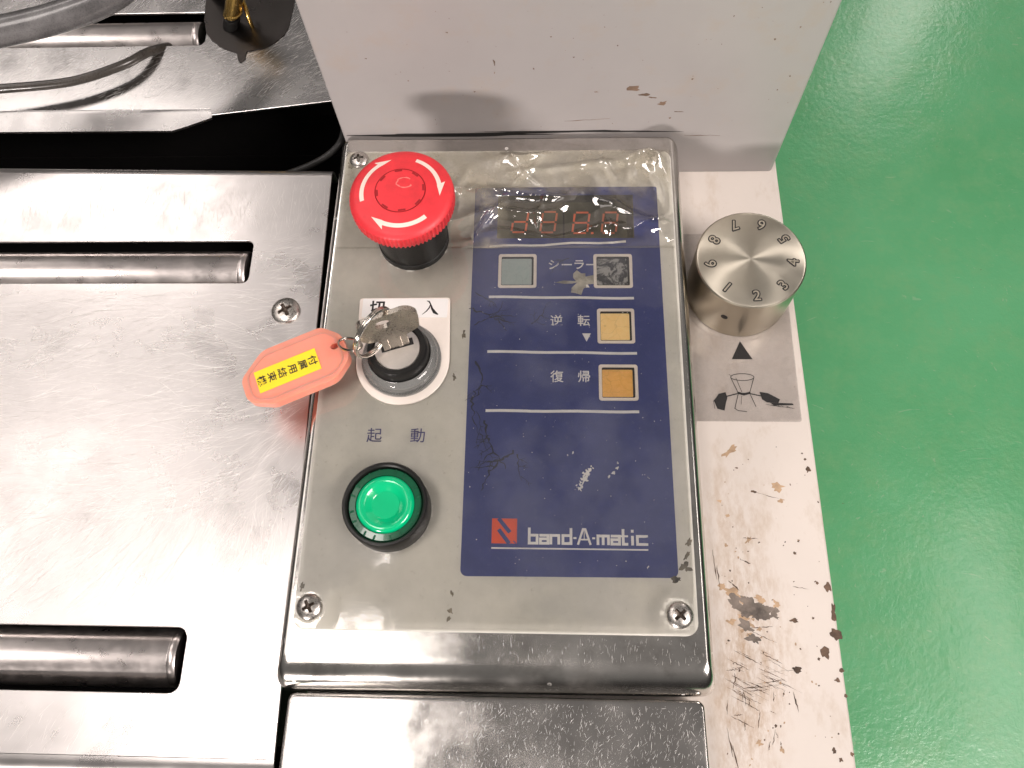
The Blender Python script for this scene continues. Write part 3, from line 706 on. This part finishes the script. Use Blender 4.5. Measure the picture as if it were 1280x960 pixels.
# torn patch + cracks + specks
b = MB(); k = 0
def crack(x0, y0, x1, y1, w0, depth=0):
    global k
    n_ = max(4, int(math.hypot(x1-x0, y1-y0)/1.1)); pts = []; ws = []; ph = rnd.random()*6
    for i in range(n_+1):
        t = i/n_; dx, dy = -(y1-y0), x1-x0
        off = 0.09*math.sin(ph+t*4)+rnd.uniform(-.035,.035)
        pts.append((x0+(x1-x0)*t+dx*off, y0+(y1-y0)*t+dy*off)); ws.append(w0*1.7*rnd.uniform(.3,1.2)*(1-.7*t))
    k += 1; b.ribbon(pts, ws, .115+.0004*k, .02)
    if depth < 2:
        for _ in range(2+(depth == 0)):
            i = rnd.randrange(1, n_); a = math.atan2(y1-y0, x1-x0)+rnd.choice([-1,1])*rnd.uniform(.5,1.1); L_ = math.hypot(x1-x0,y1-y0)*rnd.uniform(.25,.5)
            crack(pts[i][0], pts[i][1], pts[i][0]+L_*math.cos(a), pts[i][1]+L_*math.sin(a), w0*.6, depth+1)
for a in [(63,105,64,90,.55),(61,121,78,126,.4),(60,130,74,118,.45),(67,80,74.5,60,.6),(77.8,68,66,52,.6),(79,66,82,56,.4),(64,92,62,70,.4),(75,142,84,139,.3),(62,137,70,128,.25),(84,122,93,131,.3),(100,152,91,144,.25)]:
    crack(*a)
b.build('crack_lines', M['crack'], cp, kind='stuff')
b = MB()
for k in range(60):
    a = rnd.gauss(0,1); blob(b, 105.5+a*1.2+rnd.gauss(0,.5), 57+a*1.9+rnd.gauss(0,.7), rnd.uniform(.12,.5), .13+.0005*k, rnd.uniform(1,1.8), rnd.random()*3, .6, 8, k)
for k in range(130):
    blob(b, rnd.uniform(61,137), rnd.uniform(22,150), rnd.uniform(.07,.2), .13, 1, 0, .5, 6, 90+k)
for x_, y_, r_ in ((118,63,.3),(116.5,59,.5),(114.5,57.5,.4),(117.8,61,.5),(128,24,.35),(101,67,.3),(99,66,.2)): blob(b, x_, y_, r_, .135, 1.6, 1, .6, 9, int(x_))
b.build('white_specks', M['white'], cp, kind='stuff')
b = MB(); blob(b, 104,140.8, 3.0, .16, 1.9, .15, .8, 28, 5); b.build('torn_film', plain('torn_grey_film', (.42,.39,.34), .5, var=.5), cp)
b = MB()
for x_, y_, r_, el, an in ((57,13.5,1.1,.5,0),(56.5,7.5,1.2,.6,.5),(56.2,5,1,.6,-.5),(54,98,1.2,.45,.1),(141.5,24,1.8,1,0),(138,20,1.0,1.8,0),(143,33,1.0,1.4,1.2),(3,200,1.5,1,0),(1.5,15,.9,2.2,1.5),(57,117,.7,3,1.5),(142,28,.6,3,1)):
    blob(b, x_, y_, r_*1.0, .06, el, an, .6, 18, int(x_*7+y_))
b.build('dirt_marks', plain('brown_dirt', (.24,.205,.15), .6, var=.5), cp, kind='stuff')

# films
def film(name, x0, y0, x1, y1, nx, ny, hf, mat, holes=(), lab=None, skip=None):
    b = MB(); vs = []; fs = []
    for j in range(ny+1):
        for i in range(nx+1):
            x_ = x0+(x1-x0)*i/nx; y_ = y0+(y1-y0)*j/ny; vs.append((x_, y_, hf(x_, y_)))
    for j in range(ny):
        for i in range(nx):
            cx_ = x0+(x1-x0)*(i+.5)/nx; cy_ = y0+(y1-y0)*(j+.5)/ny
            if any((cx_-h[0])**2+(cy_-h[1])**2 < h[2]**2 for h in holes): continue
            if skip and skip(cx_, cy_): continue
            a = j*(nx+1)+i; fs.append((a, a+1, a+nx+2, a+nx+1))
    b.add(vs, fs); me = b.build(name, mat, cp, smooth=80, label=lab); return me
HOLES = [(33.8,161.4,15.2),(32,43.6,15.9),(32.4,104,17.5),(5.3,8,5.2),(138.5,7.2,5.2)]
def h1(x_, y_):
    z_ = .62+.10*noise.noise(Vector((x_*.06, y_*.06, 3)))+.03*noise.noise(Vector((x_*.3, y_*.3, 7)))
    for cx_, cy_, r_, a in ((5.3,8,11,.55),(138.5,7.2,11,.5),(32,43.6,23,.35)):
        d = math.hypot(x_-cx_, y_-cy_); z_ += a*math.exp(-((d-r_*.55)/(r_*.3))**2)
    return z_
film('cover_film', .4, .5, 144.6, 157.6, 96, 104, h1, M['film'], HOLES, 'clear scuffed film over the lower panel')
def ridge(x_, y_, sx_, sy_, s_): return 1-abs(noise.noise(Vector((x_*sx_, y_*sy_, s_))))*2
FOLDS = [(74,194,136,201,1.6,1.7),(58,187,96,184,1.0,1.3),(61,162,74,182,1.5,1.6),(104,184,131,171,1.3,2.2),(118,159,141,168,1.3,1.5),(66,174,60,159,.9,1.2),
         (88,200,76,188,1.0,1.2),(112,205,120,189,1.1,1.5),(131,205,127,190,.9,1.4),(80,161,116,160,1.0,1.2),(56,196,48,178,1.0,2),(136,197,141,176,.9,1.3),(99,190,107,177,.8,1.4)]
def h2(x_, y_):
    e_ = min(1, max(0, (y_-157)/5), max(0, (206-y_)/4), max(0, (x_-.5)/5), max(0, (144.5-x_)/6))
    amp = 0.2+1.5*max(0, min(1, (x_-42)/22))*max(0, min(1, (y_-157)/8))
    wx = x_+14*noise.noise(Vector((x_*.03, y_*.03, 1.5))); wy = y_+12*noise.noise(Vector((x_*.03, y_*.03, 8.5)))
    amp *= 1+.9*max(0, min(1, (x_-92)/20))
    z_ = amp*(ridge(wx, wy, .012, .06, 2.2)**3*1.9+ridge(wx+wy*.5, wy, .035, .03, 5.5)**8*.8+.10*noise.noise(Vector((x_*.16, y_*.16, 4))))
    if y_ > 184: z_ += .8*math.sin((y_-184)/22*PI)*min(1, max(0, (x_-50)/30))
    for (xa, ya, xb, yb, a_, s_) in FOLDS:
        vx, vy = xb-xa, yb-ya; L2 = vx*vx+vy*vy; t = max(0, min(1, ((x_-xa)*vx+(y_-ya)*vy)/L2))
        d = math.hypot(x_-xa-t*vx+.8*noise.noise(Vector((x_*.15, y_*.15, 9))), y_-ya-t*vy+.8*noise.noise(Vector((x_*.2, y_*.2, 19))))
        z_ += a_*math.exp(-(d/s_)**2)*(.35+.65*math.sin(PI*min(.98, max(.02, t))))
    return .95+e_*max(-.2, z_)
film('wrinkled_film', .8, 156.5, 144.2, 206.2, 220, 84, h2, M['film2'], [(33.8,161.4,15.2)], 'yellowed wrinkled film over the display end')

# ------------------------------------------------------------------ emergency stop
es = empty('emergency_stop_button', (33.8,161.3,0), 'red mushroom emergency stop button with three white curved arrows', 'button')
cx, cy = 33.8, 161.4; EZ = -8.2; EK = 1.03
b = MB(); b.lathe([(15.0,0.05),(15.0,3),(14.6,3.2),(14.6,28),(13,28.4)], 64, (cx,cy,0)); b.build('stem', M['black'], es, smooth=40)
NR = 72*4
def ridged(kk, i, r): return r-(.62 if (i % 4 in (2,3) and 1 <= kk <= 4) else 0)
prof = [(13.5,34.4),(18.9,34.7),(19.7,35.4),(20.1,36.8),(20.15,40.4),(19.85,41.6),(19.0,42.6),(17.5,43.2),(13,44.1),(9.75,44.6),(9.7,44.2),(9.3,44.2),(9.25,44.7),(5,44.9),(.02,44.9)]
prof = [(r_*EK, z_+EZ) for r_, z_ in prof]
b = MB(); b.lathe(prof, NR, (cx,cy,0), None, ridged); b.build('mushroom_cap', M['red'], es, smooth=35)
def capz(r):
    for (r0,z0),(r1,z1) in (((0,44.9),(5,44.9)),((5,44.9),(9.25,44.7)),((9.25,44.66),(13,44.1)),((13,44.1),(17.5,43.2)),((17.5,43.2),(19,42.6))):
        if r0 <= r <= r1: return z0+(z1-z0)*(r-r0)/(r1-r0)
    return 42
for a0, a1 in ((196,112),(70,-2),(-47,-128)):
    b = MB(); NN = 22; vs = []; R_ = 15.3
    def pr(r_, a): return (cx+r_*math.cos(math.radians(a)), cy+r_*math.sin(math.radians(a)), capz(r_/EK)+EZ+.09)
    hd = 13
    for k2 in range(NN+1):
        a = a0+(a1+hd-a0)*k2/NN; vs += [pr(R_-.85, a), pr(R_+.85, a)]
    fs = [(2*k2,2*k2+1,2*k2+3,2*k2+2) for k2 in range(NN)]
    nb_ = len(vs); ah = a1+hd
    vs += [pr(R_-.9, ah), pr(R_+2.5, ah+5), pr(R_+.2, a1-5), pr(R_-.9, ah-2)]
    vs += [pr(R_-1.2, ah)]
    fs += [(nb_, nb_+1, nb_+2, nb_+3)]
    b.add(vs, fs); b.build('arrow', M['arrow'], es)
b = MB()
for q in range(8):
    a = math.radians(8+45*q); pts = []
    for d in (-9, 9): pts.append((cx+9.15*math.cos(a+math.radians(d)), cy+9.15*math.sin(a+math.radians(d))))
    b.ribbon(pts, .8, 44.72+EZ, .06)
b.build('rim_notches', M['redline'], es)
b = MB(); b.ribbon([(cx+9.8*math.cos(t/10*PI/3), cy+9.8*math.sin(t/10*PI/3)) for t in range(0, 61)], .26, 44.66+EZ, .03); b.build('centre_groove', M['redline'], es)

b = MB(); b.ribbon([(cx+1.5+3.1*math.cos(t*.35)*(1+.12*math.sin(t*2.1)), cy+3.4+2.3*math.sin(t*.35)) for t in range(2, 18)], [.12+.5*abs(math.sin(t*1.3)) for t in range(2, 18)], 44.93+EZ, .02)
b.build('scuff_glare_mark', plain('scuff_glare_red', (0.82, 0.20, 0.18), 0.6), es)  # scuffed blotch with its glare put into the paler red
# ------------------------------------------------------------------ start button
sb = empty('start_button', (32,43.6,0), 'lit round green push button in a black bezel under the blue characters', 'button')
c2 = (32.1,43.7,0)
b = MB(); b.lathe([(15.6,.05),(15.8,1),(15.8,11.2),(15.3,12),(14.5,12.1),(14.0,11.6),(13.9,9),(13.3,9)], 72, c2); b.build('bezel', M['black'], sb, smooth=40)
b = MB()
def lensmod(kk, i, r): return r
b.lathe([(13.85,6),(13.85,9.6),(13.3,10.3),(11.0,10.6),(10.9,10.0),(10.3,10.0),(10.2,9)], 96, c2); rim = b.build('lens_rim', M['lensrim'], sb, smooth=40)
b = MB(); b.lathe([(10.75,9.5),(10.7,10.7),(10.1,11.6),(9.2,12.0),(8.2,11.9),(7.0,11.2),(5.6,9.9),(4.2,8.9),(2.4,8.4),(.02,8.3)], 96, c2); b.build('lens', M['lens'], sb, smooth=60)
b = MB()
for q in range(8):
    a = math.radians(22+45*q); T = Matrix.Translation(c2) @ Matrix.Rotation(a, 4, 'Z'); b.box(11.5,-2.2,10.2,13.2,-1.6,10.75,T); b.box(11.5,1.6,10.2,13.2,2.2,10.75,T)
b.build('lens_lugs', M['lensrim'], sb)

# ------------------------------------------------------------------ key switch
ks = empty('key_switch', (32.4,105,0), 'key switch in an ivory plate with off and on characters', 'switch')
pts = [(13,132.6),(50.8,133.0)]+[(32.9+18.9*math.cos(math.radians(a)), 104.6+18.9*math.sin(math.radians(a))) for a in range(0,-181,-9)]
pts = rpoly([pts[0],pts[-1]], 0, 1)[:0]+pts
b = MB(); b.prism(rpoly([pts[0],pts[1]]+pts[2:], [1.5,1.5]+[0]*(len(pts)-2), 4), .5, 1.6)
b.build('backing_plate', M['ivory'], ks, smooth=30, bevel=.3)
b = MB(); b.prism(rrect(14.6,123.6,50.0,132.2,.6,2), 1.62, 1.8); lb = b.build('name_label', M['paper'], ks)
b = MB(); put_text(b, '切', 6.4, 20.8,128.2,1.84,0,.16)
b.build('off_character', M['ink'], lb)
b = MB()   # brush-style 'on' character
b.ribbon([(41.2,131.2),(42.2,130.9),(42.9,129.6),(43.6,127.6),(44.6,126.0),(46.2,124.9)], [.2,.6,.5,.9,1.3,.5], 1.82, .03)
b.ribbon([(42.9,129.7),(42.4,128.0),(41.3,126.4),(39.6,124.9)], [.3,.55,.45,.15], 1.825, .03); b.build('on_character', M['ink'], lb)
cc = (32.6,104.8,0)
b = MB(); b.lathe([(16.0,1.6),(16.0,3.0),(15.2,3.4),(14.9,6.6),(14.0,8.2),(12.6,8.6),(12.6,5.5),(12.0,2.0)], 72, cc); b.build('clear_collar', M['clearcap'], ks, smooth=45)
b = MB()
for q in range(60):
    a = math.radians(-150+q*2.2); T = Matrix.Translation(cc) @ Matrix.Rotation(a, 4, 'Z'); b.box(15.1,-.14,3.2,15.9,.14,4.0,T)
b.build('collar_knurl', M['clearcap'], ks)
b = MB(); b.lathe([(12.2,1.6),(12.2,10.5),(11.8,13.2),(11.3,14),(9.6,14),(9.0,13.2),(8.9,12)], 64, cc); b.build('lock_ring', M['black'], ks, smooth=45)
b = MB(); b.lathe([(9.1,11),(9.1,12.9),(8.8,13.2),(.02,13.3)], 64, cc); lf = b.build('lock_face', M['lockface'], ks, smooth=40)
KA = math.radians(17)
TK = Matrix.Translation((32.4,106.0,0)) @ Matrix.Rotation(KA, 4, 'Z')
b = MB(); b.box(-6.2,-1.5,13.32,6.6,1.5,13.4,TK); b.build('key_slot', M['ink'], lf)
# key
ky = empty('key', (32.4,106,13.5), 'worn nickel key standing in the lock of the key switch', 'key')
LN = math.radians(11)
MK = TK @ Matrix(((1,0,0,0),(0,math.sin(LN),-math.cos(LN),-14*math.sin(LN)),(0,math.cos(LN),math.sin(LN),14*(1-math.cos(LN))),(0,0,0,1)))   # local x along slot, local y -> up
bow = rpoly([(-12.6,21.5),(-11.6,33),(8.0,35),(11.6,31),(10.9,22.6),(5.4,20.2),(-5.2,19.8)], [4,3.5,5,4,3.5,1,1], 5)
hole = [(-2.0+3.2*math.cos(a*PI/8), 29.4+2.4*math.sin(a*PI/8)) for a in range(16)]
b = MB(); sheet(b, bow, [hole], -1.1, 1.1); b.v = [MK @ p for p in b.v]; b.build('bow', M['key'], ky, bevel=.35)
b = MB(); b.box(-5.0,13.4,-.8,5.2,20.6,.8,MK); b.box(-5.0,13.4,.82,-2.4,20.0,1.1,MK); b.box(1.0,13.4,.82,2.6,20.0,1.1,MK); b.build('blade', M['key'], ky, bevel=.15)
b = MB()
for q in range(6):
    put_text(b, 'ALPHAN'[q] if False else '-', 2.2, -4+q*2.0, 23.6, 1.13, 0, 0, 1, 1, MK)
b.build('stamped_dashes', M['screw'], ky)
# split ring
ctr = Vector((26.4,104.6,27.5)); a_ = (Vector((31.5,112.8,31.5))-Vector((19.7,97.0,23.5))).normalized()
vdir = (ctr-Vector((91.86,-24.19,306.56))).normalized(); b0 = vdir.cross(a_).normalized(); b1 = (b0*.42+vdir*.90).normalized()
nn = a_.cross(b1).normalized()
b = MB()
P = []
for q in range(121):
    t = 2*PI*q/60; P.append(ctr+a_*(10.3*math.cos(t))+b1*(10.3*math.sin(t))+nn*(-.75+1.5*q/120))
b.tube(P, .72, 10)
tag(b.build('split_ring', M['chrome'], None, 60, tuple(ctr)), 'doubled steel split ring threaded through the bow of the key', 'ring')
c3 = Vector((15.6,103.6,19.5)); a3 = (Vector((21.5,101.6,22))-Vector((9.5,105.4,16.2))).normalized(); v3 = (c3-Vector((91.86,-24.19,306.56))).normalized()
b3 = v3.cross(a3).normalized(); b3 = (b3*.42-v3*.9).normalized()
b = MB(); b.tube([c3+a3*(6.0*math.cos(2*PI*q/48))+b3*(5.6*math.sin(2*PI*q/48)) for q in range(48)], .55, 10, True)
tag(b.build('small_ring', M['chrome'], None, 60, tuple(c3)), 'small steel ring joining the pink tag to the split ring', 'ring')
# key tag
kt = empty('key_tag', (-6,96,10), 'translucent salmon pink key tag with a yellow label beside the key switch', 'key tag')
org = Vector((-6.5,96.5,11.5)); ax = Vector((.915,.40,.04)).normalized(); ay0 = Vector((-.40,.915,.0)); az = ax.cross(ay0).normalized(); ay = az.cross(ax)
MT = Matrix((( ax.x,ay.x,az.x,org.x),(ax.y,ay.y,az.y,org.y),(ax.z,ay.z,az.z,org.z),(0,0,0,1)))
def tagring(i_, z_):
    return rpoly([(-21.0+i_,-6.5),(-21.0+i_,3.5),(-10,12.0-i_),(14.5,12.0-i_),(21.2-i_,5.5),(21.2-i_,-5),(13.5,-11.2+i_),(-12,-11.2+i_)], [5,5,8,5,6,5,8,7], 6)
b = MB(); sheet(b, tagring(0, 0), [[(17.2+1.7*math.cos(a*PI/8), 1.8+1.3*math.sin(a*PI/8)) for a in range(16)]], -2.2, 2.4)
b.v = [MT @ p for p in b.v]; b.build('tag_body', M['tag'], kt, bevel=1.1)
bi = MB(); ri = tagring(1.6,0)
o_ = tagring(2.0,0); i2 = tagring(2.7,0); sheet(bi, o_, [i2], 2.39, 2.62)
bi.v = [MT @ p for p in bi.v]; bi.build('tag_rim', M['tag'], kt)
b = MB(); b.prism([(-15.5,-5.0),(9.6,-5.0),(9.6,4.3),(-15.5,4.3)], 2.42, 2.6); b.v = [MT @ p for p in b.v]; yl = b.build('yellow_label', M['yellow'], kt)
b = MB()
for q, chh in enumerate('付属用結束機'):
    put_text(b, chh, 3.9, 7.4-q*4.15, -.3, 2.64, -PI/2, .06, 1.1, .92, MT)
b.build('tag_lettering', M['ink'], yl, label='black lettering 付属用結束機')

# ------------------------------------------------------------------ speed dial
sd = empty('rotary_dial', (175.9,152.1,-30.5), 'turned metal dial knob numbered one to nine on the cream machine body', 'knob')
c4 = (175.9,152.1,0)
b = MB(); b.lathe([(21.8,-30.4),(22.4,-29.8),(22.4,-25.4),(21.9,-25.0)], 96, c4); b.build('base_ring', M['knobside'], sd, smooth=35)
b = MB(); b.lathe([(21.2,-25.1),(22.8,-24.6),(22.85,-24.2),(22.85,-1.5),(22.3,-1.0)], 128, c4); b.build('knob_side', M['knobside'], sd, smooth=35)
b = MB(); b.lathe([(22.3,-1.02),(22.3,-1.0),(21.5,-.8),(12,-.8),(4,-.8),(.02,-.8)], 128, c4); b.build('knob_face', M['knob'], sd, smooth=60)
for i, (d_, an) in enumerate(((1,-129),(2,-87),(3,-46),(4,-6),(5,33),(6,71),(7,110),(8,148),(9,-172))):
    a = math.radians(an); rot = a+PI/2; x_ = 175.9+17.2*math.cos(a); y_ = 152.1+17.2*math.sin(a)
    b = MB()
    for q in range(10): put_text(b, str(d_), 6.4, x_+.42*math.cos(q*PI/5), y_+.42*math.sin(q*PI/5), -.755+.003*q, rot, .12, 1.0)
    dg_ = b.build('dial_digit', M['ink'], sd)
    b = MB(); put_text(b, str(d_), 6.4, x_, y_, -.66, rot, .02, 1.0); b.build('digit_fill', M['fill'], dg_)
b = MB(); b.lathe([(1.5,0),(1.5,.12)], 20, (0,0,0), Matrix.Translation((175.9+22.85*math.cos(math.radians(-116)),152.1+22.85*math.sin(math.radians(-116)),-14)) @ Matrix.Rotation(math.radians(-116),4,'Z') @ Matrix.Rotation(PI/2,4,'Y'))
b.build('set_screw', M['ink'], sd)

# dial sticker
dsk = empty('dial_sticker', (178,130,-30.5), 'worn clear sticker with black triangle and tied bag drawing in front of the knob', 'sticker')
b = MB(); b.add([(p[0],p[1],-30.3) for p in rrect(153.5,90.3,198.6,182.2,1)], [tuple(range(24))]); b.build('clear_tape', M['tape'], dsk)
b = MB(); b.prism([(171.4,119),(180.4,119),(175.6,127.6)], -30.28, -30.24); b.build('pointer_triangle', M['ink'], dsk)
b = MB(); zz = -30.28
def ln(pts, wd=.3):
    global zz
    b.ribbon(pts, wd, zz, .02); zz += .0006
ln([(175.3+5.0*math.cos(t*PI/12), 110.6+1.6*math.sin(t*PI/12)) for t in range(25)], .28)
ln([(170.3,110.4),(173.0,103.2),(177.8,103.2),(180.2,110.4)], .28); ln([(172.5,110.2),(174.6,103.6)], .2)
ln([(172.6,103.4),(175.3,102.6),(178.2,103.4)], 1.0)
ln([(173.0,103.0),(171.0,96.2),(172.4,95.2),(176.0,94.8)], .28); ln([(177.9,103.0),(180.0,97.0)], .28)
ln([(172.4,102.9),(167.6,101.6)], .5); ln([(178.3,102.9),(183.0,101.8)], .5); ln([(174.4,102),(173.8,98)], .15)
ln([(164,101.6),(162.2,99.5),(162.6,96.0)], .2); ln([(170.8,110.9),(169.6,111.9)], .2)
b.build('bag_drawing', M['ink'], dsk)
b = MB(); b.prism([(167.6,103.6),(168.2,101),(167.4,98.6),(166.6,95.2),(163.6,96.0),(162.4,99.6),(164.6,102.8)], -30.25, -30.22); b.build('left_arrow', M['ink'], dsk)
b = MB(); b.prism([(182.0,103.8),(185.6,103.2),(190.4,100.4),(189.6,98.8),(184.8,99.0),(182.8,100.4)], -30.25, -30.22); b.prism([(186,98.9),(195.4,98.6),(196,97.8),(188,97.6)], -30.26, -30.23)
for q in range(5): scratch(b, 184+q*2.2, 98.2-.25*q, 190+q*1.6, 97.0-.2*q, .3, -30.25+.002*q)
b.build('right_arrow', M['ink'], dsk)
